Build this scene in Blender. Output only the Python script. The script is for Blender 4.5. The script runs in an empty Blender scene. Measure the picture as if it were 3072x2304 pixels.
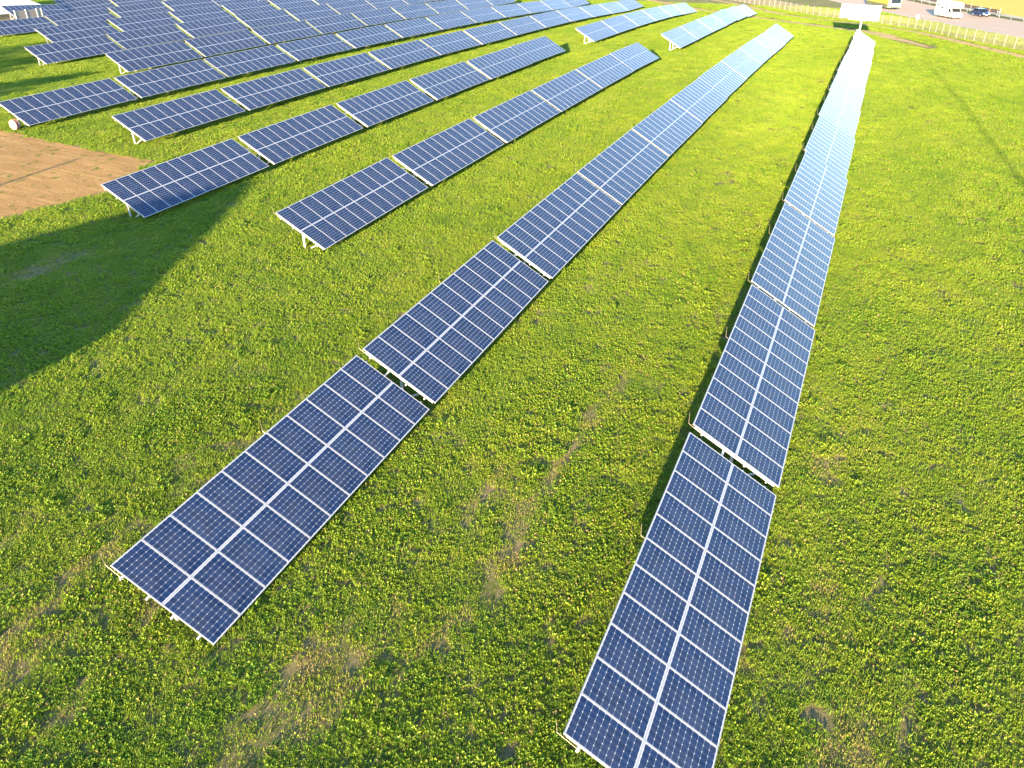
import bpy, bmesh, math, random
import numpy as np
from mathutils import Vector, Matrix, Euler
random.seed(7); rng = np.random.default_rng(7)
R = math.radians
scene = bpy.context.scene
COL = scene.collection

# ------------------------------------------------------------------ survey of the solar field
# (row, index, x of the near low corner, y of the low edge, z of the low edge, slope along the row in degrees)
TILT = {1: 28.58, 2: 28.75, 3: 28.31, 4: 28.16, 5: 27.72, 6: 27.38, 7: 29.67, 8: 28.64, 9: 27.04, 10: 27.53, 11: 27.29, 12: 27.3}
T = [
(1,0,1.22,-0.30,-0.36,1.93),(1,1,12.67,-0.32,0.11,1.94),(1,2,24.02,-0.26,0.54,1.25),(1,3,35.43,-0.20,0.82,0.75),(1,4,46.80,-0.07,0.97,0.78),(1,5,58.21,0.05,1.12,0.12),(1,6,69.65,0.14,1.15,0.16),(1,7,81.12,0.22,1.18,0.06),(1,8,92.60,0.21,1.17,-1.74),(1,9,104.09,0.30,0.83,-0.36),(1,10,115.58,0.45,0.76,-0.56),
(2,0,0.88,11.90,-0.48,2.72),(2,1,12.23,11.79,0.20,2.17),(2,2,23.67,11.72,0.67,1.47),(2,3,35.02,11.73,0.97,1.05),(2,4,46.42,11.75,1.18,0.42),(2,5,57.83,11.82,1.26,0.28),(2,6,69.24,11.93,1.31,0.01),(2,7,80.68,11.98,1.31,-0.24),(2,8,92.14,12.04,1.25,-0.68),(2,9,103.62,12.02,1.11,-1.01),(2,10,115.09,12.15,0.91,-0.30),
(3,0,22.88,24.41,0.26,1.61),(3,1,34.50,24.34,0.58,1.17),(3,2,46.11,24.27,0.81,0.99),(3,3,57.65,24.25,0.99,0.84),(3,4,69.17,24.27,1.15,0.38),(3,5,80.62,24.38,1.22,-0.25),(3,7,102.94,24.29,1.04,-0.57),(3,8,114.41,24.35,0.92,-0.43),(3,9,125.89,24.38,0.83,-0.91),(3,10,137.36,24.43,0.65,0.00),(3,11,148.85,24.37,0.50,-0.95),(3,12,160.30,24.35,0.12,-1.50),
(4,0,22.60,37.00,0.20,1.41),(4,1,34.27,36.95,0.50,1.17),(4,2,45.97,36.85,0.74,0.70),(4,3,57.66,36.76,0.90,0.75),(4,4,69.28,36.66,1.05,0.42),(4,5,80.74,36.81,1.13,0.16),(4,7,103.43,36.80,1.02,-0.19),(4,8,114.92,36.81,0.98,-0.38),(4,9,126.40,36.83,0.91,-1.00),(4,10,137.87,36.85,0.70,-1.33),(4,11,149.36,36.86,0.44,-2.34),(4,12,160.85,36.83,-0.04,-2.23),
(5,0,34.37,49.22,0.72,0.99),(5,1,46.00,49.11,0.91,0.77),(5,2,57.59,49.07,1.06,0.31),(5,3,69.24,49.03,1.13,0.39),(5,4,80.80,49.05,1.19,-0.27),(5,5,92.43,48.97,1.14,-0.24),(5,6,103.99,49.00,1.09,-0.30),(5,7,115.57,48.97,1.03,-0.55),(5,8,127.13,48.95,0.92,-1.31),(5,9,138.66,48.94,0.65,-1.73),(5,10,150.17,48.94,0.30,-1.80),(5,11,161.65,48.97,-0.07,0.00),
(6,0,33.91,61.44,0.72,1.14),(6,1,45.48,61.36,0.96,0.74),(6,2,57.01,61.36,1.11,0.59),(6,3,68.64,61.30,1.23,0.13),(6,4,80.29,61.24,1.26,0.14),(6,5,91.91,61.22,1.29,-0.31),(6,6,103.50,61.20,1.23,-0.43),(6,7,115.07,61.20,1.14,-0.79),(6,8,126.64,61.15,0.98,-1.34),(6,9,138.14,61.17,0.71,-1.54),(6,10,149.63,61.19,0.40,-1.77),(6,11,161.10,61.23,0.04,0.00),
(7,0,55.28,73.77,0.91,0.51),(7,1,66.88,73.74,1.02,0.79),(7,2,78.61,73.64,1.18,0.12),(7,3,90.21,73.65,1.20,0.19),(7,4,101.81,73.66,1.24,-0.23),(7,5,113.43,73.62,1.19,-0.80),(7,6,125.01,73.60,1.03,-0.84),(7,7,136.58,73.56,0.86,-0.79),(7,8,148.08,73.61,0.70,0.00),
(8,0,55.74,87.21,0.70,1.01),(8,1,67.28,87.24,0.91,0.85),(8,2,78.99,87.17,1.08,0.66),(8,3,90.68,87.12,1.21,-0.11),(8,4,102.32,87.07,1.19,-0.22),(8,5,113.91,87.05,1.14,0.26),(8,6,125.38,87.13,1.20,-0.34),(8,7,136.89,87.13,1.13,0.00),(8,8,148.39,87.13,1.08,0.00),
(9,0,68.21,101.71,0.75,0.81),(9,1,80.02,101.55,0.91,0.64),(9,2,91.73,101.44,1.04,0.00),(9,3,103.73,101.52,1.11,-0.16),(9,4,115.73,101.60,1.17,-0.32),(9,5,127.31,101.51,1.10,0.00),(9,6,138.81,101.51,1.05,0.00),
(10,-1,69.95,116.62,0.43,-0.17),(10,0,81.47,116.73,0.49,1.36),(10,1,93.29,116.56,0.77,0.88),(10,2,104.94,116.48,0.95,0.00),(10,3,116.44,116.48,0.90,0.00),(10,4,127.94,116.48,0.85,0.00),
(11,-1,84.96,131.67,0.96,-2.67),(11,0,95.33,132.27,0.42,1.20),(11,1,106.92,132.11,0.66,0.23),(11,2,118.66,131.91,0.71,0.00),(11,3,130.16,131.91,0.66,0.00),
(12,0,106.3,147.6,0.55,0.50),(12,1,117.9,147.5,0.65,0.00),
]
CAM = Vector((-7.877, -0.082, 15.198)); YAW, PITCH, ROLL = R(23.735), R(-31.408), R(0.781); FPX = 2264.08
SUN_EL, SUN_AZ = R(10.6), R(184.7)          # where the sun stands (azimuth from +X towards +Y)
CW, SLOPE_L, LOW_H, TB = 1.01, 3.34, 0.55, 28.4
NCOL = 11

# ------------------------------------------------------------------ terrain height
_pts = []
for r, k, x, y, z, sl in T:
    for u in (0, 5.5, 11.1):
        _pts.append((x + u, y + 1.5, z + u * math.tan(R(sl)) - LOW_H))
_pts = np.array(_pts)
def hgt(x, y):
    x = np.atleast_1d(np.asarray(x, float)); y = np.atleast_1d(np.asarray(y, float))
    out = np.empty(len(x))
    for i in range(0, len(x), 20000):
        a, b = x[i:i+20000, None], y[i:i+20000, None]
        d2 = (a - _pts[:, 0]) ** 2 + (b - _pts[:, 1]) ** 2
        w = np.exp(-d2 / (2 * 7.0 ** 2)) + 0.02 * np.exp(-d2 / (2 * 20.0 ** 2))
        out[i:i+20000] = ((w * _pts[:, 2]).sum(1) + 1e-3 * 0.2) / (w.sum(1) + 1e-3)
    return out
def h1(x, y): return float(hgt([x], [y])[0])

# ------------------------------------------------------------------ helpers
def link(o, parent=None):
    COL.objects.link(o)
    if parent: o.parent = parent
    return o
def tag(o, label=None, cat=None, group=None, kind=None):
    if label: o['label'] = label
    if cat: o['category'] = cat
    if group: o['group'] = group
    if kind: o['kind'] = kind
    return o
def empty(name, loc, rot=(0, 0, 0)):
    o = bpy.data.objects.new(name, None); o.empty_display_size = 0.3
    o.location = loc; o.rotation_euler = rot
    return link(o)
class MB:
    """collects quads and triangles of one mesh"""
    def __init__(s): s.v = []; s.f = []; s.m = []; s.uv = {}
    def face(s, pts, mi=0, uv=None):
        i = len(s.v); s.v += [tuple(p) for p in pts]; s.f.append(tuple(range(i, i + len(pts)))); s.m.append(mi)
        if uv: s.uv[len(s.f) - 1] = uv
    def box(s, c, d, mat=None, mi=0):
        cx, cy, cz = c; a, b, e = d[0] / 2, d[1] / 2, d[2] / 2
        P = [Vector((cx + i * a, cy + j * b, cz + k * e)) for i in (-1, 1) for j in (-1, 1) for k in (-1, 1)]
        s.hexa(P, mat, mi)
    def hexa(s, P, mat=None, mi=0):
        if mat: P = [mat @ p for p in P]
        for q in ((0, 1, 3, 2), (4, 6, 7, 5), (0, 4, 5, 1), (2, 3, 7, 6), (0, 2, 6, 4), (1, 5, 7, 3)):
            s.face([P[i] for i in q], mi)
    def bar(s, a, b, w, h=None, up=(0, 0, 1), mi=0):
        """a box beam from a to b, w wide and h deep"""
        a, b = Vector(a), Vector(b); h = h or w; z = (b - a); L = z.length; z.normalize()
        u = Vector(up)
        if abs(u.dot(z)) > .98: u = Vector((1, 0, 0))
        x = u.cross(z).normalized(); y = z.cross(x)
        M = Matrix((x, y, z)).transposed().to_4x4(); M.translation = (a + b) / 2
        s.box((0, 0, 0), (w, h, L), M, mi)
    def tube(s, a, b, r0, r1=None, n=10, mi=0, caps=True):
        a, b = Vector(a), Vector(b); r1 = r0 if r1 is None else r1; z = (b - a).normalized()
        u = Vector((0, 0, 1)) if abs(z.z) < .9 else Vector((1, 0, 0)); x = u.cross(z).normalized(); y = z.cross(x)
        A = [a + (x * math.cos(t) + y * math.sin(t)) * r0 for t in [2 * math.pi * i / n for i in range(n)]]
        B = [b + (x * math.cos(t) + y * math.sin(t)) * r1 for t in [2 * math.pi * i / n for i in range(n)]]
        for i in range(n): s.face([A[i], A[(i + 1) % n], B[(i + 1) % n], B[i]], mi)
        if caps: s.face(A[::-1], mi); s.face(B, mi)
    def prism(s, prof, y0, y1, mi=0, axis='y'):
        """extrude an (x, z) outline between y0 and y1"""
        P = lambda p, y: (p[0], y, p[1])
        n = len(prof)
        for i in range(n):
            a, b = prof[i], prof[(i + 1) % n]
            s.face([P(a, y0), P(b, y0), P(b, y1), P(a, y1)], mi)
        s.face([P(p, y0) for p in prof][::-1], mi); s.face([P(p, y1) for p in prof], mi)
    def mesh(s, name, mats):
        me = bpy.data.meshes.new(name); me.from_pydata(s.v, [], s.f)
        for m in mats: me.materials.append(m)
        me.polygons.foreach_set('material_index', s.m)
        if s.uv:
            l = me.uv_layers.new(name='UVMap')
            for fi, uv in s.uv.items():
                p = me.polygons[fi]
                for li, c in zip(p.loop_indices, uv): l.data[li].uv = c
        bm = bmesh.new(); bm.from_mesh(me)
        bmesh.ops.remove_doubles(bm, verts=bm.verts, dist=1e-5)
        bmesh.ops.recalc_face_normals(bm, faces=bm.faces); bm.to_mesh(me); bm.free()
        return me
    def obj(s, name, mats, parent=None, bevel=0):
        if not isinstance(mats, (list, tuple)): mats = [mats]
        o = link(bpy.data.objects.new(name, s.mesh(name, mats)), parent)
        if bevel:
            b = o.modifiers.new('Bevel', 'BEVEL'); b.width = bevel; b.segments = 2; b.limit_method = 'ANGLE'
        return o

# ------------------------------------------------------------------ materials
class NT:
    def __init__(s, name):
        s.mat = bpy.data.materials.new(name); s.mat.use_nodes = True; s.t = s.mat.node_tree
        s.b = s.t.nodes['Principled BSDF']; s.out = s.t.nodes['Material Output']
    def n(s, typ, **kw):
        x = s.t.nodes.new(typ)
        for k, v in kw.items(): setattr(x, k, v)
        return x
    def l(s, a, b): s.t.links.new(a, b)
    def val(s, sock, v):
        if hasattr(v, 'is_output'): s.l(v, sock)
        else: sock.default_value = v
    def math(s, op, a, b=0.0, c=None, clamp=False):
        x = s.n('ShaderNodeMath', operation=op, use_clamp=clamp); s.val(x.inputs[0], a); s.val(x.inputs[1], b)
        if c is not None: s.val(x.inputs[2], c)
        return x.outputs[0]
    def mix(s, f, a, b, blend='MIX'):
        x = s.n('ShaderNodeMix', data_type='RGBA', blend_type=blend); s.val(x.inputs[0], f)
        s.val(x.inputs[6], a if hasattr(a, 'is_output') else (*a, 1)); s.val(x.inputs[7], b if hasattr(b, 'is_output') else (*b, 1))
        return x.outputs[2]
    def noise(s, scale, detail=4, vec=None, rough=.55, sc=None):
        x = s.n('ShaderNodeTexNoise'); x.inputs['Scale'].default_value = scale; x.inputs['Detail'].default_value = detail
        x.inputs['Roughness'].default_value = rough
        if vec is None: vec = s.pos()
        if sc:
            m = s.n('ShaderNodeMapping'); m.inputs['Scale'].default_value = sc; s.l(vec, m.inputs['Vector']); vec = m.outputs[0]
        s.l(vec, x.inputs['Vector']); return x.outputs[0]
    def pos(s):
        if not hasattr(s, '_p'): s._p = s.n('ShaderNodeNewGeometry').outputs['Position']
        return s._p
    def obc(s):
        return s.n('ShaderNodeTexCoord').outputs['Object']
    def ramp(s, f, stops, interp='LINEAR'):
        x = s.n('ShaderNodeValToRGB'); e = x.color_ramp; e.interpolation = interp
        while len(e.elements) < len(stops): e.elements.new(.5)
        for el, (p, c) in zip(e.elements, stops): el.position = p; el.color = (*c, 1) if len(c) == 3 else c
        s.l(f, x.inputs[0]); return x.outputs[0]
    def set(s, **kw):
        for k, v in kw.items():
            k = {'base': 'Base Color', 'rough': 'Roughness', 'metal': 'Metallic', 'spec': 'Specular IOR Level', 'ior': 'IOR', 'coat': 'Coat Weight', 'alpha': 'Alpha'}[k]
            if isinstance(v, tuple) and len(v) == 3: v = (*v, 1)
            s.val(s.b.inputs[k], v)
        return s
    def bump(s, h, strength=.3, dist=.02):
        x = s.n('ShaderNodeBump'); x.inputs['Strength'].default_value = strength; x.inputs['Distance'].default_value = dist
        s.l(h, x.inputs['Height']); s.l(x.outputs[0], s.b.inputs['Normal']); return s

def simple(name, c, rough=.5, metal=0., dirt=.15, scale=3., spec=.5, coat=0.):
    m = NT(name)
    f = m.noise(scale, 5, m.obc())
    d = tuple(x * (1 - dirt) for x in c)
    m.set(base=m.mix(m.math('SMOOTH_MIN', f, 1, .1), c, d) if dirt else c, rough=rough, metal=metal, spec=spec, coat=coat)
    if dirt: m.set(rough=m.math('ADD', m.math('MULTIPLY', f, .2), max(.02, rough - .1)))
    return m.mat

def mat_cells():
    m = NT('solar_cells')
    uv = m.n('ShaderNodeUVMap'); uv.uv_map = 'UVMap'
    sp = m.n('ShaderNodeSeparateXYZ'); m.l(uv.outputs[0], sp.inputs[0]); u, v = sp.outputs[0], sp.outputs[1]
    du = m.math('PINGPONG', u, .5); dv = m.math('PINGPONG', v, .5)      # distance to the nearest cell border
    line_v = m.math('LESS_THAN', dv, .020)                                 # gaps between cells across the slope
    line_u = m.math('LESS_THAN', du, .014)
    dia = m.math('LESS_THAN', m.math('ADD', du, dv), .105)               # cropped cell corners
    inside = m.math('MULTIPLY', m.math('MULTIPLY', m.math('GREATER_THAN', u, 0.), m.math('LESS_THAN', u, 6.)),
                    m.math('MULTIPLY', m.math('GREATER_THAN', v, 0.), m.math('LESS_THAN', v, 10.)))
    bus = m.math('LESS_THAN', m.math('PINGPONG', m.math('ADD', m.math('MULTIPLY', u, 2), .5), .5), .035)   # bus bars
    oi = m.n('ShaderNodeObjectInfo')
    fl = m.n('ShaderNodeCombineXYZ'); m.l(m.math('FLOOR', u), fl.inputs[0]); m.l(m.math('FLOOR', v), fl.inputs[1]); m.l(m.math('MULTIPLY', oi.outputs['Random'], 91.), fl.inputs[2])
    wn = m.n('ShaderNodeTexWhiteNoise', noise_dimensions='3D'); m.l(fl.outputs[0], wn.inputs['Vector'])
    cell = m.mix(wn.outputs['Value'], (.006, .019, .062), (.012, .031, .092))
    tintp = m.mix(oi.outputs['Random'], (.80, .88, .95), (1.18, 1.10, 1.05))
    cell = m.mix(1., cell, tintp, 'MULTIPLY')
    c = m.mix(m.math('MULTIPLY', bus, .45), cell, (.11, .13, .17))
    c = m.mix(m.math('MULTIPLY', line_u, .8), c, (.15, .19, .25))
    c = m.mix(m.math('MULTIPLY', line_v, .85), c, (.30, .34, .40))
    c = m.mix(m.math('MINIMUM', m.math('ADD', dia, m.math('SUBTRACT', 1, inside)), 1), c, (.60, .60, .64))
    dust = m.noise(1.6, 4, m.obc())
    c = m.mix(m.math('MULTIPLY', m.math('SUBTRACT', dust, .40, clamp=True), .22), c, (.30, .27, .23))
    m.set(base=c, rough=m.math('ADD', .20, m.math('MULTIPLY', dust, .10)), spec=.5, ior=1.33)
    m.bump(m.noise(2.2, 2, m.obc()), .02, .01)
    return m.mat

def mat_grass_leaf():
    m = NT('meadow_leaves')
    at = m.n('ShaderNodeAttribute'); at.attribute_name = 'tint'
    t = at.outputs['Fac']
    big = m.noise(.09, 3); mid = m.noise(.55, 4)
    oi = m.n('ShaderNodeObjectInfo')
    tt = m.math('ADD', t, m.math('MULTIPLY', m.math('SUBTRACT', mid, .5), .55))
    tt = m.math('ADD', tt, m.math('MULTIPLY', m.math('SUBTRACT', big, .5), .35))
    c = m.ramp(tt, [(0., (.056, .150, .012)), (.28, (.152, .270, .017)), (.55, (.280, .362, .022)), (.86, (.40, .42, .055)), (1., (.44, .32, .12))])
    m.set(base=c, rough=.55, spec=.35)
    tr = m.n('ShaderNodeBsdfTranslucent'); m.l(c, tr.inputs[0])
    mx = m.n('ShaderNodeMixShader'); mx.inputs[0].default_value = .30
    m.l(m.b.outputs[0], mx.inputs[1]); m.l(tr.outputs[0], mx.inputs[2]); m.l(mx.outputs[0], m.out.inputs[0])
    return m.mat

def mat_ground():
    m = NT('meadow_soil')
    b = m.noise(.8, 5); c = m.noise(7., 7, None, .7); d = m.noise(26., 5, None, .7, (.5, 1.6, 1.)); e = m.noise(2.6, 6, None, .65)
    green = m.mix(e, (.060, .110, .020), (.18, .20, .035))
    soil = m.mix(c, (.10, .075, .040), (.30, .225, .12))
    straw = m.ramp(d, [(.42, (0, 0, 0)), (.60, (1, 1, 1))])
    soil = m.mix(m.math('MULTIPLY', straw, .8), soil, (.44, .35, .16))
    f = m.ramp(m.math('ADD', m.math('MULTIPLY', b, .45), m.math('MULTIPLY', c, .55)), [(.40, (0, 0, 0)), (.56, (1, 1, 1))])
    col = m.mix(f, green, soil)
    m.set(base=col, rough=.95, spec=.1); m.bump(m.math('ADD', c, d), 1., .09)
    return m.mat

def mat_dirt(name, c0, c1, weeds=0., ridge=0.):
    m = NT(name)
    a = m.noise(.5, 5); b = m.noise(6., 6); d = m.noise(1.4, 5)
    col = m.mix(b, c0, c1); col = m.mix(m.math('MULTIPLY', a, .4), col, tuple(x * .7 for x in c0))
    h = b
    if ridge:
        w = m.noise(1.1, 4, None, .6, (2.2, .25, 1.)); col = m.mix(m.ramp(w, [(.45, (0, 0, 0)), (.62, (.55, .55, .55))]), col, tuple(x * 1.2 for x in c1)); clod = m.noise(22, 4, None, .7); col = m.mix(m.ramp(clod, [(.40, (.5, .5, .5)), (.5, (0, 0, 0))]), col, tuple(x * .55 for x in c0)); h = m.math('ADD', b, m.math('MULTIPLY', clod, .8))
    if weeds: col = m.mix(m.ramp(d, [(.60 - weeds, (0, 0, 0)), (.70 - weeds, (1, 1, 1))]), col, (.10, .14, .02))
    m.set(base=col, rough=.95, spec=.1); m.bump(h, .9, .07)
    return m.mat

def mat_road():
    m = NT('asphalt')
    a = m.noise(.35, 5); b = m.noise(30, 3); s = m.noise(.5, 4, None, .5, (.06, 1.0, 1.0))
    c = m.mix(a, (.50, .33, .22), (.58, .41, .28)); c = m.mix(m.math('MULTIPLY', b, .3), c, (.42, .29, .20))
    m.set(base=c, rough=.85, spec=.25); return m.mat

def mat_field():
    m = NT('ripe_stubble')
    a = m.noise(.07, 4); b = m.noise(1.2, 5)
    c = m.mix(a, (.56, .41, .07), (.66, .48, .11)); c = m.mix(m.math('MULTIPLY', b, .5), c, (.42, .35, .07))
    m.set(base=c, rough=.95, spec=.1); m.bump(b, .6, .1); return m.mat

def mat_mesh_fence():
    m = NT('wire_mesh')
    sp = m.n('ShaderNodeSeparateXYZ'); m.l(m.obc(), sp.inputs[0])
    g = lambda s, p: m.math('LESS_THAN', m.math('PINGPONG', m.math('DIVIDE', s, p), .5), .09)
    mask = m.math('MAXIMUM', g(sp.outputs[0], .05), g(sp.outputs[2], .10))
    m.set(base=(.42, .33, .26), rough=.5, metal=.2)
    tr = m.n('ShaderNodeBsdfTransparent'); mx = m.n('ShaderNodeMixShader'); m.l(mask, mx.inputs[0])
    m.l(tr.outputs[0], mx.inputs[1]); m.l(m.b.outputs[0], mx.inputs[2]); m.l(mx.outputs[0], m.out.inputs[0]); return m.mat

def mat_wallcladding(name, c, seam, w):
    m = NT(name)
    sp = m.n('ShaderNodeSeparateXYZ'); m.l(m.obc(), sp.inputs[0])
    s = m.math('LESS_THAN', m.math('PINGPONG', m.math('DIVIDE', sp.outputs[0], w), .5), .02)
    f = m.noise(.8, 5, m.obc())
    m.set(base=m.mix(s, m.mix(f, c, tuple(x * .85 for x in c)), seam), rough=.55); return m.mat

M_CELL = mat_cells()
M_ALU = simple('anodised_aluminium', (.43, .42, .435), .42, .1, .08, 6.)
M_STEEL = simple('galvanised_steel', (.66, .64, .61), .42, .25, .2, 9.)
M_STRIP = simple('aluminium_strip', (.27, .30, .36), .4, .2, .06, 6.)
M_BACK = simple('white_backsheet', (.62, .62, .62), .6, 0, .1, 3.)
M_ROD = simple('copper_rod', (.42, .33, .22), .45, .5, .2, 9.)
M_LEAF = mat_grass_leaf()
M_GROUND = mat_ground()
M_DIRT = mat_dirt('ploughed_soil', (.33, .175, .062), (.50, .295, .115), .02, .12)
M_TRACK = mat_dirt('sandy_track', (.50, .31, .12), (.64, .44, .20), .03, 0)
M_ROAD = mat_road(); M_FIELD = mat_field(); M_MESH = mat_mesh_fence()
M_WHITE = simple('white_paint', (.82, .82, .80), .4, 0, .06, 2., coat=.2)
M_MARK = simple('road_paint', (.62, .61, .58), .7, 0, .3, 1.5)
M_POST = simple('pale_fence_post', (.50, .47, .40), .6, 0, .15, 4.)
M_BROWN = simple('brown_panel', (.115, .075, .06), .6, 0, .3, 2.)
M_GREYP = simple('grey_post', (.42, .40, .38), .6, 0, .2, 3.)
M_RAIL = simple('galvanised_rail', (.40, .42, .41), .4, .4, .2, 3.)
M_GLASSD = simple('dark_glass', (.015, .018, .022), .08, 0, 0)
M_BLUEC = simple('dark_blue_lacquer', (.012, .03, .11), .25, .2, .06, 2., coat=.6)
M_TYRE = simple('tyre_rubber', (.02, .02, .02), .8, 0, .2, 8.)
M_RIM = simple('wheel_rim', (.55, .55, .55), .35, .6, .1, 8.)
M_LAMP = simple('lamp_lens', (.86, .86, .84), .12, 0, 0)
M_RED = simple('red_lens', (.45, .02, .02), .2, 0, 0)
M_ORANGE = simple('yellow_orange_lacquer', (.72, .36, .05), .3, 0, .06, 2., coat=.4)
M_SKIRT = simple('olive_skirt', (.10, .12, .05), .5, 0, .1, 2.)
M_GREENW = simple('pale_green_lacquer', (.45, .70, .34), .35, 0, .05, 2., coat=.3)
M_BLACK = simple('black_plastic', (.025, .025, .025), .6, 0, .1, 4.)
M_REDRIM = simple('red_rim', (.50, .13, .10), .5, 0, .1, 4.)
M_ROOFW = mat_wallcladding('white_roof_sheet', (.84, .84, .82), (.45, .46, .46), 2.4)
M_WALLW = mat_wallcladding('beige_wall_panels', (.56, .42, .28), (.34, .27, .20), 2.6)
M_PANELF = simple('translucent_pale_panel', (.40, .30, .255), .5, 0, .15, 1.5)
M_RENDER = simple('cream_render', (.62, .56, .44), .85, 0, .12, .8)
M_TILE = simple('roof_tiles', (.26, .09, .05), .8, 0, .35, 5.)
M_BARK = simple('bark', (.10, .07, .045), .9, 0, .4, 6.)

# ------------------------------------------------------------------ ground and the flat things on it
def sheet(name, quads, mat, lift, step=2.0, kind='structure'):
    """drapes strips over the terrain: each quad is four corners (a, b, c, d)"""
    V, F = [], []
    for a, b, c, d in quads:
        a, b, c, d = [np.array(p[:2], float) for p in (a, b, c, d)]
        nu = max(1, int(max(np.linalg.norm(b - a), np.linalg.norm(c - d)) / step)); nv = max(1, int(max(np.linalg.norm(d - a), np.linalg.norm(c - b)) / step))
        i0 = len(V)
        for j in range(nv + 1):
            for i in range(nu + 1):
                s, t = i / nu, j / nv; V.append((1 - t) * ((1 - s) * a + s * b) + t * ((1 - s) * d + s * c))
        for j in range(nv):
            for i in range(nu):
                q = i0 + j * (nu + 1) + i; F.append((q, q + 1, q + nu + 2, q + nu + 1))
    V = np.array(V); z = hgt(V[:, 0], V[:, 1]) + lift
    me = bpy.data.meshes.new(name); me.from_pydata([(x, y, zz) for (x, y), zz in zip(V, z)], [], F); me.materials.append(mat)
    bm = bmesh.new(); bm.from_mesh(me); bmesh.ops.remove_doubles(bm, verts=bm.verts, dist=1e-4); bmesh.ops.recalc_face_normals(bm, faces=bm.faces)
    if sum(f.normal.z for f in bm.faces) < 0: bmesh.ops.reverse_faces(bm, faces=bm.faces)
    bm.to_mesh(me); bm.free()
    for p in me.polygons: p.use_smooth = True
    o = link(bpy.data.objects.new(name, me)); tag(o, kind=kind); return o

xs = np.concatenate([[-2500, -900, -300, -120], np.arange(-60, 262, 2.0), [330, 500, 900, 3000]])
ys = np.concatenate([[-3000, -900, -300, -120], np.arange(-60, 202, 2.0), [260, 400, 900, 3000]])
X, Y = np.meshgrid(xs, ys); Zg = hgt(X.ravel(), Y.ravel())
nx, ny = len(xs), len(ys)
me = bpy.data.meshes.new('ground')
me.from_pydata(list(zip(X.ravel(), Y.ravel(), Zg)), [], [(j * nx + i, j * nx + i + 1, (j + 1) * nx + i + 1, (j + 1) * nx + i) for j in range(ny - 1) for i in range(nx - 1)])
me.materials.append(M_GROUND)
for p in me.polygons: p.use_smooth = True
tag(link(bpy.data.objects.new('ground', me)), kind='structure')

def ribbon(pts, w):
    """quads of a strip of width w (a number or one per point) along a polyline"""
    P = [Vector(p) for p in pts]; W = w if isinstance(w, (list, tuple)) else [w] * len(P); q = []
    N = []
    for i, p in enumerate(P):
        d = (P[min(i + 1, len(P) - 1)] - P[max(i - 1, 0)]).normalized(); N.append(Vector((-d.y, d.x)))
    for i in range(len(P) - 1):
        q.append((P[i] + N[i] * W[i] / 2, P[i + 1] + N[i + 1] * W[i + 1] / 2, P[i + 1] - N[i + 1] * W[i + 1] / 2, P[i] - N[i] * W[i] / 2))
    return q
def smooth(pts, n=4):
    out = []
    P = [Vector(p) for p in pts]
    for i in range(len(P) - 1):
        p0, p1, p2, p3 = P[max(i - 1, 0)], P[i], P[i + 1], P[min(i + 2, len(P) - 1)]
        for k in range(n):
            t = k / n; out.append(.5 * ((2 * p1) + (p2 - p0) * t + (2 * p0 - 5 * p1 + 4 * p2 - p3) * t * t + (3 * p1 - p0 - 3 * p2 + p3) * t ** 3))
    return out + [P[-1]]

RD = Vector((-.8955, -.4450)); RN = Vector((-RD.y, RD.x)) * -1          # road direction (towards the right of the photo), normal away from the field
ROADW = 18.4
R0 = Vector((166.2, -12.4))                                                # on the near edge
def road_pt(s, t): p = R0 + RD * s + RN * t; return (p.x, p.y)
if (Vector(road_pt(0, 5)) - Vector((60, 30))).length < (R0 - Vector((60, 30))).length: RN = -RN
sheet('road', [(road_pt(-260, 0), road_pt(140, 0), road_pt(140, ROADW), road_pt(-260, ROADW))], M_ROAD, .030, 4)
sheet('road_edge_line', [(road_pt(-260, 1.0), road_pt(140, 1.0), road_pt(140, 1.2), road_pt(-260, 1.2)), (road_pt(-260, ROADW - .9), road_pt(140, ROADW - .9), road_pt(140, ROADW - .7), road_pt(-260, ROADW - .7))], M_MARK, .036, 6)
sheet('road_lane_marking', [(road_pt(s, 5.2), road_pt(s + 6, 5.2), road_pt(s + 6, 5.42), road_pt(s, 5.42)) for s in range(-250, 130, 14)], M_MARK, .036, 6)
sheet('far_field', [(road_pt(-400, ROADW + 4.5), road_pt(200, ROADW + 4.5), road_pt(200, 420), road_pt(-400, 420))], M_FIELD, .22, 8)
TRACK1 = smooth([(226, 58), (196, 33), (176.5, 19.6), (163, 6.5), (150.5, -4.9), (136.8, -12.0), (122.6, -18.9), (100, -30)])
TRACK2 = smooth([(196, 56), (181.8, 40.5), (174, 30.8), (164.5, 22.6), (153.2, 11.3), (147.7, 5.0), (143.4, .7), (138, -1.8), (133, -4.6), (128, -7)])
W2 = [2.2] * 20 + [2.6, 3., 3.6, 4.2, 4.6, 4.6, 4.4, 3.8, 3.0, 2.4, 2., 1.8, 1.4, 1.2, 1, .8, .6]
sheet('dirt_track', ribbon(TRACK1, 2.0), M_TRACK, .034, 1.5)
sheet('sandy_path', ribbon(TRACK2, W2[:len(TRACK2)]), M_TRACK, .034, 1.5)
DIRT = [(18.6, 45.2), (25.9, 43.3), (32.2, 46.5), (31.9, 51.7), (32.4, 57.5), (33.2, 65.5), (10, 66), (-6, 60), (4, 47)]
_dc = (22, 54)
def inpoly(x, y, P):
    c = np.zeros(len(x), bool); n = len(P)
    for i in range(n):
        (x1, y1), (x2, y2) = P[i], P[(i + 1) % n]
        c ^= ((y1 > y) != (y2 > y)) & (x < (x2 - x1) * (y - y1) / (y2 - y1 + 1e-12) + x1)
    return c
_q = []
for i in range(len(DIRT)):
    a, b = DIRT[i], DIRT[(i + 1) % len(DIRT)]; _q.append((a, b, _dc, _dc))
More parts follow.
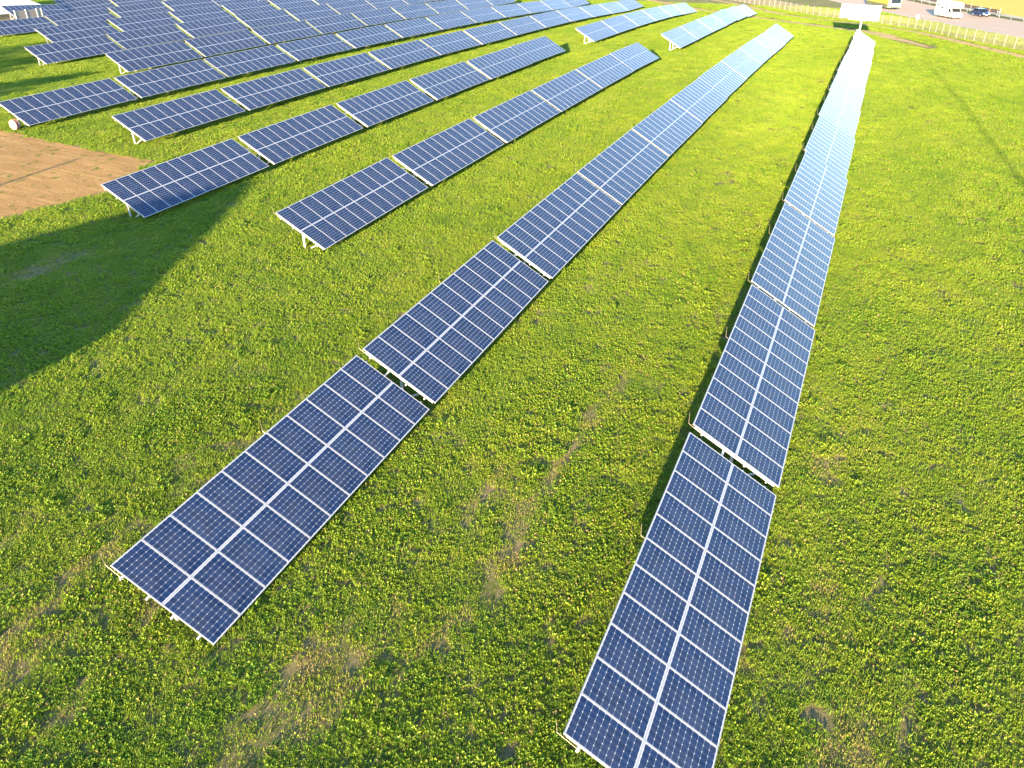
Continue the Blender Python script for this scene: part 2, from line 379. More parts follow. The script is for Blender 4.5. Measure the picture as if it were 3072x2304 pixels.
sheet('dirt_field', [(a, b, ((b[0] * .02 + _dc[0] * .98), (b[1] * .02 + _dc[1] * .98)), ((a[0] * .02 + _dc[0] * .98), (a[1] * .02 + _dc[1] * .98))) for a, b, _, _ in _q] , M_DIRT, .035, 1.0)

# ------------------------------------------------------------------ solar tables
ct, st_ = math.cos(R(TB)), math.sin(R(TB))
def sp(x, s, n=0.0):
    """point in a table's own space: x along the row, s up the slope, n above the module plane"""
    return Vector((x, s * ct - n * st_, LOW_H + s * st_ + n * ct))
MODL, GAPM = 1.664, SLOPE_L - 2 * 1.664
def panel_meshes():
    fw, fd = .023, .042
    w = CW - .008
    def glass(mb):
        cu0, cu1 = fw - .0, w - fw; cv0, cv1 = fw, MODL - fw
        pad_u = (w - 2 * fw - .948) / .948 * 6 / 2; pad_v = (MODL - 2 * fw - 1.595) / 1.595 * 10 / 2
        P = [Vector((cu0, cv0 * ct + .004 * st_, cv0 * st_ - .004 * ct)), Vector((cu1, cv0 * ct + .004 * st_, cv0 * st_ - .004 * ct)), Vector((cu1, cv1 * ct + .004 * st_, cv1 * st_ - .004 * ct)), Vector((cu0, cv1 * ct + .004 * st_, cv1 * st_ - .004 * ct))]
        mb.face(P, 0, [(-pad_u, -pad_v), (6 + pad_u, -pad_v), (6 + pad_u, 10 + pad_v), (-pad_u, 10 + pad_v)])
        o = Vector((0, st_, -ct)) * .012
        mb.face([p + o for p in P][::-1], 1)
    def frame(mb, mi):
        Mx = Matrix.Rotation(R(TB), 4, 'X')
        for c, d in (((w / 2, fw / 2, -fd / 2), (w, fw, fd)), ((w / 2, MODL - fw / 2, -fd / 2), (w, fw, fd)), ((fw / 2, MODL / 2, -fd / 2), (fw, MODL - 2 * fw, fd)), ((w - fw / 2, MODL / 2, -fd / 2), (fw, MODL - 2 * fw, fd))):
            mb.box(c, d, Mx, mi)
    a = MB(); glass(a); g = a.mesh('solar_panel', [M_CELL, M_BACK])
    b = MB(); frame(b, 0); f = b.mesh('panel_frame', [M_ALU])
    c = MB(); glass(c); frame(c, 2); gf = c.mesh('solar_panel_framed', [M_CELL, M_BACK, M_ALU])
    return g, f, gf
ME_PANEL, ME_FRAME, ME_PANELF = panel_meshes()
SUP = [.09 + 2.17 * i for i in range(6)]
RAFT_N = -.19                                                              # rafter depth below the module plane
def table_meshes():
    d = {}
    LX = NCOL * CW
    for i, s in enumerate((.42, 1.27, 2.07, 2.92)):
        mb = MB(); mb.bar(sp(-.10, s, -.085), sp(LX + .10, s, -.085), .055, .075, up=(0, -st_, ct)); d['purlin%d' % i] = mb.mesh('purlin', [M_STEEL])
    mb = MB(); mb.bar(sp(-.10, 2.07, -.085), sp(LX + .36, 2.07, -.085), .055, .075, up=(0, -st_, ct)); d['purlin2'] = mb.mesh('purlin', [M_STEEL])
    mb = MB(); mb.bar(sp(0, .10, -.148), sp(0, SLOPE_L - .12, -.148), .05, .055, up=(0, -st_, ct)); d['rafter'] = mb.mesh('rafter', [M_STEEL])
    mb = MB(); top = sp(0, 1.72, -.20); mb.bar((0, top.y, -.5), (0, top.y, top.z), .11, .07, up=(1, 0, 0)); d['post'] = mb.mesh('post', [M_STEEL])
    mb = MB(); mb.bar((0.07, top.y - .02, .06), sp(0.07, .55, -.2), .055, .05, up=(1, 0, 0)); d['strut'] = mb.mesh('strut', [M_STEEL])
    mb = MB(); mb.bar(sp(.0, SLOPE_L / 2, -.016), sp(LX, SLOPE_L / 2, -.016), GAPM - .002, .02, up=(0, -st_, ct)); d['strip'] = mb.mesh('middle_strip', [M_STRIP])
    mb = MB(); a, b = sp(0, 2.86, -.11), sp(0, SLOPE_L + .12, -.07); mb.tube(a, b, .008, n=5); mb.tube(b, b + Vector((0, .02, .42)), .008, .005, n=5); d['rod'] = mb.mesh('lightning_rod', [M_ROD])
    return d
TM = table_meshes()
def part(name, me, parent, loc=(0, 0, 0)):
    o = bpy.data.objects.new(name, me); o.location = loc; o.parent = parent; COL.objects.link(o); return o
def make_table(separate_frames):
    t = empty('solar_table', (0, 0, 0))
    for row in (0, 1):
        s0 = row * (MODL + GAPM)
        for i in range(NCOL):
            p = sp(i * CW, s0)
            pn = part('solar_panel', ME_PANEL if separate_frames else ME_PANELF, t, p)
            if separate_frames: part('panel_frame', ME_FRAME, pn)
    for i in range(4): part('purlin', TM['purlin%d' % i], t)
    for x in SUP:
        part('rafter', TM['rafter'], t, (x, 0, 0)); xp = x + (.24 if x < 1 else -.1); part('post', TM['post'], t, (xp, 0, 0)); part('strut', TM['strut'], t, (xp, 0, 0))
    part('middle_strip', TM['strip'], t)
    for x in (-.04, 6 * CW): part('lightning_rod', TM['rod'], t, (x, 0, 0))
    return t
def copy_tree(o, parent=None):
    c = o.copy(); COL.objects.link(c)
    if parent: c.parent = parent
    for ch in o.children: copy_tree(ch, c)
    return c
ORD = ['first', 'second', 'third', 'fourth', 'fifth', 'sixth', 'seventh', 'eighth', 'ninth', 'tenth', 'eleventh', 'twelfth', 'thirteenth']
def rowname(r): return 'rightmost row' if r == 1 else '%s row from the right' % ORD[r - 1]
def table_label(r, k):
    ks = sorted(q[1] for q in T if q[0] == r)
    special = {(2, 0): 'dark blue solar table standing nearest the camera in the second row from the right',
               (1, 0): 'dark blue solar table cut by the bottom edge of the photo in the rightmost row',
               (1, 10): 'glaring white solar table at the far end of the rightmost row before the blank sign',
               (2, 10): 'glaring white solar table at the far end of the second row from the right',
               (4, 0): 'solar table half in shadow beside the bare soil, nearest of the fourth row',
               (3, 0): 'blue solar table with a bare leg showing, nearest of the third row from the right',
               (6, 0): 'blue solar table with the white disc below its end, nearest of the sixth row'}
    if (r, k) in special: return special[(r, k)]
    if r in (3, 4) and k > 6:
        return '%s solar table beyond the gap in the %s' % (ORD[k - 7], rowname(r))
    n = k - ks[0]
    if n == 0: return 'blue tilted solar table, nearest of the %s' % rowname(r)
    if r in (3, 4) and k == 5: return 'blue solar table, last before the gap in the %s' % rowname(r)
    return 'blue tilted solar table, %s from the near end of the %s' % (ORD[n], rowname(r))
PROTO_N = make_table(True); PROTO_F = make_table(False)
first_n = first_f = True
for r, k, x, y, z, sl in T:
    near = math.hypot(x - CAM.x, y - CAM.y) < 62
    if near: t = PROTO_N if first_n else copy_tree(PROTO_N); first_n = False
    else: t = PROTO_F if first_f else copy_tree(PROTO_F); first_f = False
    t.location = (x, y, z - LOW_H)
    t.rotation_mode = 'XYZ'
    dt = R(TILT[r] - TB)
    t.rotation_euler = (dt, R(-sl), 0)
    t.location.z += LOW_H * (1 - math.cos(dt)); t.location.y += LOW_H * math.sin(dt)
    tag(t, table_label(r, k), 'solar table', 'solar tables standing in the %s' % rowname(r))

# ------------------------------------------------------------------ perimeter fence along the road
def at(x, y, dz=0.0): return Vector((x, y, h1(x, y) + dz))
def along(P, step):
    """points every step metres along a polyline"""
    out, rest = [], 0.
    for a, b in zip(P[:-1], P[1:]):
        a, b = Vector(a), Vector(b); L = (b - a).length; s = rest
        while s < L: out.append(a + (b - a) * (s / L)); s += step
        rest = s - L
    return out
FEN = along(smooth([(116, -27), (131.2, -18.6), (143.4, -11.1), (155.6, -5.2), (167, 4.6), (176.6, 13.2), (191.8, 24.8), (206, 36), (222, 49)], 6), 2.25)
c0 = FEN[0]; FZ = at(c0.x, c0.y)
fence = empty('perimeter_fence', FZ)
tag(fence, 'pale wire mesh fence on thin white posts between the meadow and the road', 'fence')
me_post = MB(); me_post.tube((0, 0, -.3), (0, 0, 1.68), .030, n=8); me_post.tube((0, 0, 1.68), (0, 0, 1.70), .042, n=8); me_post = me_post.mesh('fence_post', [M_POST])
for i, p in enumerate(FEN):
    q = at(p.x, p.y) - FZ; part('fence_post', me_post, fence, q)
    if i + 1 < len(FEN):
        n = at(FEN[i + 1].x, FEN[i + 1].y) - FZ; d = n - q; L = math.hypot(d.x, d.y)
        mb = MB(); mb.face([(0, 0, .04), (L, 0, .04 + d.z), (L, 0, 1.60 + d.z), (0, 0, 1.60)])
        o = part('wire_mesh', mb.mesh('wire_mesh', [M_MESH]), fence, q); o.rotation_euler = (0, 0, math.atan2(d.y, d.x))
mb = MB()
for i in range(len(FEN) - 1):
    a, b = at(FEN[i].x, FEN[i].y) - FZ, at(FEN[i + 1].x, FEN[i + 1].y) - FZ
    for z in (.06, .82, 1.60): mb.tube(a + Vector((0, 0, z)), b + Vector((0, 0, z)), .006, n=4, caps=False)
mb.obj('tension_wire', M_POST, fence)

# ------------------------------------------------------------------ blank sign
S = at(134, 3.2)
sign = empty('billboard', S); tag(sign, 'blank white billboard of two joined boards on a single pole beyond the rightmost row', 'sign')
zb = S.z
mb = MB(); mb.tube((0, 0, -.4), (0, 0, 4.6 - zb + .0), .13, .11, 12); mb.obj('pole', M_WHITE, sign)
mb = MB(); mb.box((-.20, -.27, 3.93 - zb), (.09, 4.32, 2.14)); mb.obj('board', M_WHITE, sign, .04)
mb = MB(); mb.box((-.20, 2.66, 4.09 - zb), (.09, 1.48, 1.96)); mb.obj('board', M_WHITE, sign, .04)
mb = MB()
for z in (3.3, 4.6): mb.box((-.10, .45, z - zb), (.09, 5.3, .09))
mb.obj('crossbar', M_GREYP, sign)

# ------------------------------------------------------------------ crash barrier, brown screen and markers along the far side of the road
def run(s0, s1, t, step): return [Vector(road_pt(s, t)) for s in np.arange(s0, s1, step)]
RANG = math.atan2(RD.y, RD.x)
g0 = road_pt(-150, ROADW + .7); G = at(*g0)
gr = empty('crash_barrier', G); tag(gr, 'grey steel crash barrier along the far edge of the road', 'crash barrier')
pp = run(-150, 90, ROADW + .7, 4.0)
me_gp = MB(); me_gp.box((0, 0, .2), (.12, .08, 1.0)); me_gp = me_gp.mesh('barrier_post', [M_RAIL])
for p in pp:
    o = part('barrier_post', me_gp, gr, at(p.x, p.y) - G); o.rotation_euler = (0, 0, RANG)
mb = MB()
for a, b in zip(pp[:-1], pp[1:]):
    A, B = at(a.x, a.y) - G, at(b.x, b.y) - G
    off = Vector((-RN.x * .09, -RN.y * .09, 0))
    for z, o in ((.48, .02), (.60, -.03), (.72, .02)): mb.bar(A + off * (1 + o * 8) + Vector((0, 0, z)), B + off * (1 + o * 8) + Vector((0, 0, z)), .05, .115)
mb.obj('rail', M_RAIL, gr)
sc0, sc1 = -121.6, -20.4
g0 = road_pt(sc0, ROADW + 2.3); G = at(*g0)
scr = empty('roadside_screen', G); tag(scr, 'low dark brown screen fence with pale posts behind the crash barrier', 'fence')
pp = run(sc0, sc1 + .1, ROADW + 2.3, 3.6)
me_sp = MB(); me_sp.box((0, 0, .55), (.10, .14, 1.7)); me_sp = me_sp.mesh('screen_post', [M_GREYP])
for i, p in enumerate(pp):
    q = at(p.x, p.y) - G; o = part('screen_post', me_sp, scr, q); o.rotation_euler = (0, 0, RANG)
    if i + 1 < len(pp):
        n = at(pp[i + 1].x, pp[i + 1].y) - G; mb = MB()
        for z in (.35, .68, 1.01): mb.bar(q + Vector((0, 0, z)), n + Vector((0, 0, z)), .04, .315)
        mb.obj('screen_panel', M_BROWN, scr)
def marker(s, t, label, h=1.0):
    p = at(*road_pt(s, t)); o = empty('roadside_marker', p); tag(o, label, 'marker post')
    o.rotation_euler = (0, 0, RANG)
    mb = MB(); mb.prism([(-.09, -.2), (.09, -.2), (.09, h - .12), (.0, h), (-.09, h - .05)], -.07, .07); mb.obj('post_body', M_WHITE, o, .01)
    mb = MB(); mb.box((0, 0, h - .28), (.19, .15, .16)); mb.obj('black_band', M_BLACK, o)
marker(-20.6, ROADW + 1.7, 'white marker post at the right end of the brown screen')
p = at(*road_pt(-12.2, -1.2)); o = empty('junction_box', p, (0, 0, RANG)); tag(o, 'small white roadside box between the wire fence and the road', 'box')
mb = MB(); mb.box((0, 0, .47), (.5, .35, .75)); mb.obj('cabinet', M_WHITE, o, .02)
mb = MB(); mb.box((0, 0, .03), (.6, .45, .16)); mb.obj('plinth', M_GREYP, o)
mb = MB(); mb.box((0, 0, .87), (.56, .42, .05)); mb.obj('lid', M_WHITE, o, .01)

# ------------------------------------------------------------------ vehicles on the road, all driving to the right
def wheels(root, xs_, half, r=.33, w=.22):
    t = MB(); t.tube((0, -w / 2, 0), (0, w / 2, 0), r, n=24); me = t.mesh('wheel', [M_TYRE])
    k = MB(); k.tube((0, -w / 2 - .012, 0), (0, w / 2 + .012, 0), r * .62, n=20); k.tube((0, -w / 2 - .03, 0), (0, w / 2 + .03, 0), r * .16, n=10); mr = k.mesh('rim', [M_RIM])
    for x in xs_:
        for s in (-1, 1):
            o = part('wheel', me, root, (x, s * (half - w / 2), r)); part('rim', mr, o)
def vehicle(name, s, t, label, cat):
    p = at(*road_pt(s, t), .036); o = empty(name, p, (0, 0, RANG)); return tag(o, label, cat)
# motorhome
v = vehicle('motorhome', -17.5, 7.9, 'white motorhome with an overcab bed driving on the road', 'motorhome')
mb = MB(); mb.prism([(-3.5, .42), (1.25, .42), (1.25, 1.95), (2.75, 2.02), (2.95, 2.25), (2.9, 2.6), (2.55, 2.86), (1.9, 2.95), (-3.35, 2.95), (-3.5, 2.8)], -1.12, 1.12); mb.obj('body', M_WHITE, v, .06)
mb = MB(); mb.prism([(1.22, .38), (3.45, .38), (3.52, .62), (3.46, .95), (2.75, 1.16), (2.05, 1.93), (1.22, 1.93)], -.98, .98); mb.obj('cab', M_WHITE, v, .05)
mb = MB(); mb.face([(2.72, -.88, 1.2), (2.72, .88, 1.2), (2.16, .82, 1.84), (2.16, -.82, 1.84)]); o = mb.obj('windscreen', M_GLASSD, v); o.location = (.045, 0, .03)
for s in (-1, 1):
    mb = MB(); mb.prism([(1.35, 1.18), (2.5, 1.18), (2.05, 1.78), (1.35, 1.78)], s * .985, s * .995); mb.obj('cab_window', M_GLASSD, v)
    for x, z, w, hh in ((-2.75, 2.15, .55, .42), (-.95, 1.75, .6, .42), (.55, 2.15, .38, .38)):
        mb = MB(); mb.box((x, s * 1.125, z), (w, .03, hh)); f = mb.obj('side_window', M_GLASSD, v, .02)
    mb = MB(); mb.box((3.42, s * .66, .78), (.2, .34, .2)); mb.obj('headlight', M_LAMP, v, .03)
    mb = MB(); mb.box((2.3, s * 1.12, 1.35), (.1, .2, .3)); mb.obj('wing_mirror', M_BLACK, v, .02)
    mb = MB(); mb.box((-3.5, s * .95, .75), (.04, .16, .34)); mb.obj('tail_light', M_RED, v)
mb = MB(); mb.box((3.5, 0, .42), (.18, 1.9, .22)); mb.obj('bumper', M_GREYP, v, .03)
mb = MB(); mb.box((-1.1, 0, .36), (4.6, 2.14, .14)); mb.obj('skirt', M_GREYP, v)
mb = MB(); mb.box((-.1, -1.126, 1.35), (.62, .03, 1.6)); mb.obj('entry_door', M_WHITE, v, .01)
wheels(v, (-2.1, 2.55), 1.0, .34)
# car
v = vehicle('parked_car', -20.6, 16.6, 'dark blue hatchback car beside the crash barrier on the road', 'car'); v.name = 'blue_car'
mb = MB(); mb.prism([(-2.05, .28), (2.0, .28), (2.08, .5), (2.02, .72), (1.75, .84), (.95, .92), (.25, 1.40), (-.2, 1.47), (-1.25, 1.45), (-1.85, 1.05), (-2.08, .95), (-2.12, .5)], -.85, .85); mb.obj('body', M_BLUEC, v, .09)
mb = MB(); mb.face([(.93, -.74, .95), (.93, .74, .95), (.30, .66, 1.37), (.30, -.66, 1.37)]); o = mb.obj('windscreen', M_GLASSD, v); o.location = (.05, 0, .03)
mb = MB(); mb.face([(-1.82, -.7, 1.08), (-1.82, .7, 1.08), (-1.30, .64, 1.42), (-1.30, -.64, 1.42)]); o = mb.obj('rear_window', M_GLASSD, v); o.location = (-.05, 0, .03)
for s in (-1, 1):
    mb = MB(); mb.prism([(-1.45, .98), (.68, .98), (.2, 1.34), (-1.15, 1.36)], s * .852, s * .862); mb.obj('side_window', M_GLASSD, v)
    mb = MB(); mb.box((2.0, s * .58, .66), (.14, .38, .17)); mb.obj('headlight', M_LAMP, v, .03)
    mb = MB(); mb.box((-2.07, s * .66, .82), (.08, .24, .2)); mb.obj('tail_light', M_RED, v, .02)
    mb = MB(); mb.box((.72, s * .92, 1.0), (.12, .16, .12)); mb.obj('wing_mirror', M_BLUEC, v, .02)
mb = MB(); mb.box((2.06, 0, .42), (.08, 1.3, .16)); mb.obj('grille', M_BLACK, v)
mb = MB(); mb.box((2.11, 0, .42), (.02, .5, .11)); mb.obj('number_plate', M_WHITE, v)
wheels(v, (-1.3, 1.32), .85, .31, .2)
# coach, most of it above the frame
v = vehicle('coach', -40.9, 5.2, 'yellow orange coach with a pale green front behind the billboard', 'coach')
mb = MB(); mb.prism([(-6.0, .95), (4.9, .95), (4.9, 3.05), (4.7, 3.2), (-5.9, 3.2), (-6.0, 3.0)], -1.24, 1.24); mb.obj('body', M_ORANGE, v, .06)
mb = MB(); mb.box((-.6, 0, .62), (10.6, 2.44, .66)); mb.obj('skirt', M_SKIRT, v, .03)
mb = MB(); mb.prism([(4.86, .34), (6.0, .34), (6.1, .6), (6.05, 1.2), (5.75, 2.9), (5.5, 3.16), (4.86, 3.2)], -1.245, 1.245); mb.obj('front', M_GREENW, v, .07)
mb = MB(); mb.face([(6.04, -1.1, 1.3), (6.04, 1.1, 1.3), (5.77, 1.05, 2.75), (5.77, -1.05, 2.75)]); o = mb.obj('windscreen', M_GLASSD, v); o.location = (.02, 0, 0)
for s in (-1, 1):
    for i in range(6):
        mb = MB(); mb.box((-4.9 + 1.72 * i, s * 1.245, 2.3), (1.6, .03, .95)); mb.obj('side_window', M_GLASSD, v, .02)
    mb = MB(); mb.box((6.02, s * .85, .72), (.16, .36, .22)); mb.obj('headlight', M_LAMP, v, .03)
    mb = MB(); mb.box((5.35, s * 1.25, .95), (.5, .03, .34)); mb.obj('side_panel', M_WHITE, v, .01)
mb = MB(); mb.box((6.04, 0, .45), (.2, 2.2, .24)); mb.obj('bumper', M_BLACK, v, .03)
wheels(v, (-3.6, 4.1), 1.2, .48, .3)

# ------------------------------------------------------------------ white disc by the sixth row
D0 = at(33.55, 62.75)
drum = empty('cable_drum', D0, (0, 0, R(6))); tag(drum, 'white round drum with a reddish rim standing below the end of the sixth row', 'cable drum')
for nm, x in (('flange', -.12), ('flange', .12)):
    mb = MB(); mb.tube((x - .022, 0, .45), (x + .022, 0, .45), .37, n=32); f = mb.obj(nm, M_POST, drum)
    rb = MB()
    for i in range(32):
        a, b = 2 * math.pi * i / 32, 2 * math.pi * (i + 1) / 32
        rb.bar((x, .385 * math.sin(a), .45 + .385 * math.cos(a)), (x, .385 * math.sin(b), .45 + .385 * math.cos(b)), .03, .05)
    rb.obj('rim', M_REDRIM, f)
mb = MB(); mb.tube((-.1, 0, .45), (.1, 0, .45), .2, n=20); mb.obj('core', M_BARK, drum)

# ------------------------------------------------------------------ white shed and panel fence at the top left
B0 = at(95, 138)
shed = empty('low_shed', B0); tag(shed, 'low shed with a white sheet roof and beige wall behind the solar rows', 'shed')
zb = B0.z
def lp(x, y, z): return Vector((x - 95, y - 138, z - zb))
mb = MB(); mb.hexa([lp(60, 138, zb - .5), lp(60, 138, .84), lp(60, 158, zb - .5), lp(60, 158, 4.9), lp(96.5, 138, zb - .5), lp(96.5, 138, .84), lp(96.5, 158, zb - .5), lp(96.5, 158, 4.9)]); mb.obj('wall', M_WALLW, shed)
mb = MB(); mb.hexa([lp(59.6, 137.7, .86), lp(59.6, 137.7, .96), lp(59.6, 158.4, 5.02), lp(59.6, 158.4, 5.12), lp(97, 137.7, .86), lp(97, 137.7, .96), lp(97, 158.4, 5.02), lp(97, 158.4, 5.12)]); mb.obj('roof', M_ROOFW, shed)
P0 = at(82.6, 128.3)
pf = empty('panel_fence', P0); tag(pf, 'short fence of pale pinkish panels between white posts behind the solar rows', 'fence')
me_pp = MB(); me_pp.box((0, 0, .9), (.13, .13, 2.5)); me_pp = me_pp.mesh('fence_post', [M_WHITE])
xs_ = (0, 1.95, 3.9, 4.75)
for i, x in enumerate(xs_):
    q = at(82.7 + x, 128.3) - P0; part('fence_post', me_pp, pf, q)
    if i < 3:
        w = xs_[i + 1] - x - .14; mb = MB(); mb.box((.075 + w / 2, 0, 1.06), (w, .04, 1.95))
        o = mb.obj('fence_panel', M_PANELF, pf); o.location = q

# ------------------------------------------------------------------ what throws the long shadows, all outside the frame
H0 = at(-20, 32.5)
zf = H0.z
house = empty('gabled_house', H0); tag(house, 'cream gabled house with red tiled roof standing behind the camera', 'house')
E_, RG = 6.3, 10.3
mb = MB(); mb.prism([(-7.1, -.5), (7.1, -.5), (7.1, E_), (0, RG - .25), (-7.1, E_)], -12, 0); o = mb.obj('wall', M_RENDER, house); o.rotation_euler = (0, 0, R(90)); 
o.rotation_euler = (0, 0, R(-90)); o.location = (-12, 0, 0)
for s in (-1, 1):
    mb = MB(); mb.hexa([Vector((-12.4, 0, RG)), Vector((-12.4, 0, RG - .2)), Vector((-12.4, s * 7.5, E_ - .05)), Vector((-12.4, s * 7.5, E_ - .25)), Vector((.4, 0, RG)), Vector((.4, 0, RG - .2)), Vector((.4, s * 7.5, E_ - .05)), Vector((.4, s * 7.5, E_ - .25))]); mb.obj('roof', M_TILE, house)
for y in (-4, -1.2, 1.6, 4.4):
    for z in (1.5, 4.3):
        mb = MB(); mb.box((.03, y, z), (.06, 1.1, 1.3)); f = mb.obj('window', M_WHITE, house)
        mb = MB(); mb.box((.07, y, z), (.03, .96, 1.16)); mb.obj('pane', M_GLASSD, f)
def mast(x, y, h, r, label):
    p = at(x, y); o = empty('lamp_mast', p); tag(o, label, 'mast')
    mb = MB(); mb.tube((0, 0, -.3), (0, 0, h), r, r * .7, 12); mb.obj('pole', M_STEEL, o)
    mb = MB(); mb.box((0, 0, h + .05), (.5, .25, .12)); mb.obj('lamp_head', M_GREYP, o, .02)
    mb = MB(); mb.box((0, 0, .02), (.5, .5, .2)); mb.obj('base_plate', M_GREYP, o)
mast(2.0, -15.2, 21.6, .115, 'tall steel lamp mast to the right of the camera')
mast(-3.0, 48.6, 6.4, .15, 'short steel lamp mast beside the bare soil')

def leaf_cloud(n, fn, size):
    V, F, Tn = [], [], []
    for i in range(n):
        c, nrm = fn(); L = size * random.uniform(.6, 1.3)
        a = Vector((random.gauss(0, 1), random.gauss(0, 1), random.gauss(0, .6))).normalized(); b = a.cross(nrm).normalized()
        i0 = len(V); V += [c - a * L, c + b * L * .45, c + a * L, c - b * L * .45]; F.append((i0, i0 + 1, i0 + 2, i0 + 3)); Tn += [random.uniform(0, .6)] * 4
    return V, F, Tn
def leafmesh(name, V, F, Tn):
    me = bpy.data.meshes.new(name); me.from_pydata([tuple(v) for v in V], [], F); me.materials.append(M_LEAF)
    at_ = me.attributes.new('tint', 'FLOAT', 'POINT'); at_.data.foreach_set('value', Tn); return me
def tree(x, y, h, rad, label):
    p = at(x, y); o = empty('broadleaf_tree', p); tag(o, label, 'tree')
    mb = MB(); mb.tube((0, 0, -.2), (0, 0, h * .5), .03 * h, .018 * h, 8)
    for k in range(7):
        a = k * 2.4; z0 = h * (.28 + .03 * k); mb.tube((0, 0, z0), (math.cos(a) * rad * .7, math.sin(a) * rad * .7, z0 + h * .3), .012 * h, .004 * h, 6)
    mb.obj('trunk', M_BARK, o)
    cl = [(Vector((random.gauss(0, .45) * rad, random.gauss(0, .45) * rad, h * random.uniform(.35, .95))), rad * random.uniform(.25, .5)) for _ in range(16)]
    def fn():
        c, r = random.choice(cl); d = Vector((random.gauss(0, 1), random.gauss(0, 1), random.gauss(0, 1))).normalized()
        return c + d * r * random.uniform(.5, 1) ** .5, d
    V, F, Tn = leaf_cloud(int(1100 * rad), fn, .22); link(bpy.data.objects.new('crown', leafmesh('crown', V, F, Tn)), o)
tree(22, 77.0, 6.2, 3.0, 'small leafy tree standing left of the seventh row, beyond the bare soil')
tree(16, 90.5, 9.0, 5.2, 'leafy tree standing left of the eighth row')
tree(12, 98.5, 10.4, 5.6, 'tallest leafy tree left of the solar rows')
def bush(x, y, h, rad, label, n=420):
    p = at(x, y); o = empty('roadside_bush', p); tag(o, label, 'bush', 'bushes on the road verge')
    mb = MB()
    for k in range(5):
        a = k * 1.257; mb.tube((0, 0, -.1), (math.cos(a) * rad * .5, math.sin(a) * rad * .5, h * .6), .03, .01, 5)
    mb.obj('stem', M_BARK, o)
    def fn():
        d = Vector((random.gauss(0, 1), random.gauss(0, 1), abs(random.gauss(0, 1)))).normalized(); r = random.uniform(.3, 1) ** .5
        return Vector((d.x * rad * r, d.y * rad * r, d.z * h * r)), d
    V, F, Tn = leaf_cloud(n, fn, .13); link(bpy.data.objects.new('crown', leafmesh('crown', V, F, Tn)), o)
bush(186.0, 12.8, 1.1, .9, 'dark low bush behind the wire fence, left of the billboard')
bush(189.5, 16.5, 1.3, 1.0, 'second dark bush on the verge farther left of the billboard')

# ------------------------------------------------------------------ meadow: leaf clumps spread over the ground
def lattice(seed):
    g = np.random.default_rng(seed).random((256, 256))
    def f(x, y):
        xi, yi = np.floor(x).astype(int), np.floor(y).astype(int); fx, fy = x - xi, y - yi
        fx = fx * fx * (3 - 2 * fx); fy = fy * fy * (3 - 2 * fy)
        G = lambda a, b: g[a & 255, b & 255]
        return (G(xi, yi) * (1 - fx) + G(xi + 1, yi) * fx) * (1 - fy) + (G(xi, yi + 1) * (1 - fx) + G(xi + 1, yi + 1) * fx) * fy
    return lambda x, y: (f(x, y) + .5 * f(2.1 * x + 9, 2.1 * y + 4) + .25 * f(4.3 * x, 4.3 * y + 7)) / 1.75
N1, N2, N3 = lattice(11), lattice(12), lattice(13)
# worn, thin places of the meadow: centre, reach along and across the row direction, strength
WORN = [(-0.4, 17.1, 2.2, 0.7, 0.8), (1.1, 17.4, 1.5, 0.5, 0.6), (-1.5, 16.2, 2, 0.8, 0.7), (-2.3, 13.8, 1.5, 0.6, 0.6), (-1.7, 11.3, 1.5, 0.7, 0.7), (1.0, 9.5, 2.2, 0.5, 0.75), (1.8, 8.4, 2.4, 0.45, 0.9), (2.6, 7.0, 2.0, 0.4, 0.7), (-0.3, 9.5, 1.5, 0.6, 0.7), (-1.4, 9.6, 1.5, 0.6, 0.8), (9.6, 8.3, 2.2, 0.35, 0.9), (6.4, 6.4, 1.5, 0.4, 0.75), (13.7, 6.5, 3.5, 0.3, 1.0), (16.6, 6.3, 3, 0.3, 0.6), (8.4, 6.7, 2, 0.4, 0.6), (9.9, 10.2, 1.5, 0.5, 0.4), (9.5, -1.9, 1.5, 0.7, 0.5), (10.7, -3.4, 1.5, 0.6, 0.5), (7.3, -1.3, 1.3, 0.5, 0.5), (4.7, -2.7, 1.2, 0.6, 0.45), (15.9, 36.5, 3.5, 1, 0.9), (14.4, 36.2, 3, 0.8, 0.6), (25.7, 10.1, 3, 0.5, 0.4), (28.4, 5.9, 4, 0.6, 0.35), (28.8, 9.1, 3, 0.5, 0.3), (3.2, 10.4, 1.5, 0.4, 0.4), (6.8, -1.8, 1.2, 0.5, 0.5), (0.8, 14.6, 1, 0.4, 0.3), (4.4, 6.7, 1.5, 0.4, 0.5), (0.4, 7.2, 1.2, 0.5, 0.8), (2.3, 17.4, 1.4, 0.5, 0.5)]
def worn(x, y):
    b = 1.15 * (N1(x * .16, y * .55) - .5) + .35 * (N2(x * .6, y * .9) - .5)
    a = np.zeros_like(x)
    for cx, cy, rx, ry, s in WORN: a = np.maximum(a, .82 * s * np.exp(-(((x - cx) / rx) ** 2 + ((y - cy) / ry) ** 2)))
    a = a * (.35 + 1.3 * N2(x * 1.7 + 3, y * 3.1))
    return np.clip(b * 1.3 + a * 1.4 - .21, 0, 1)

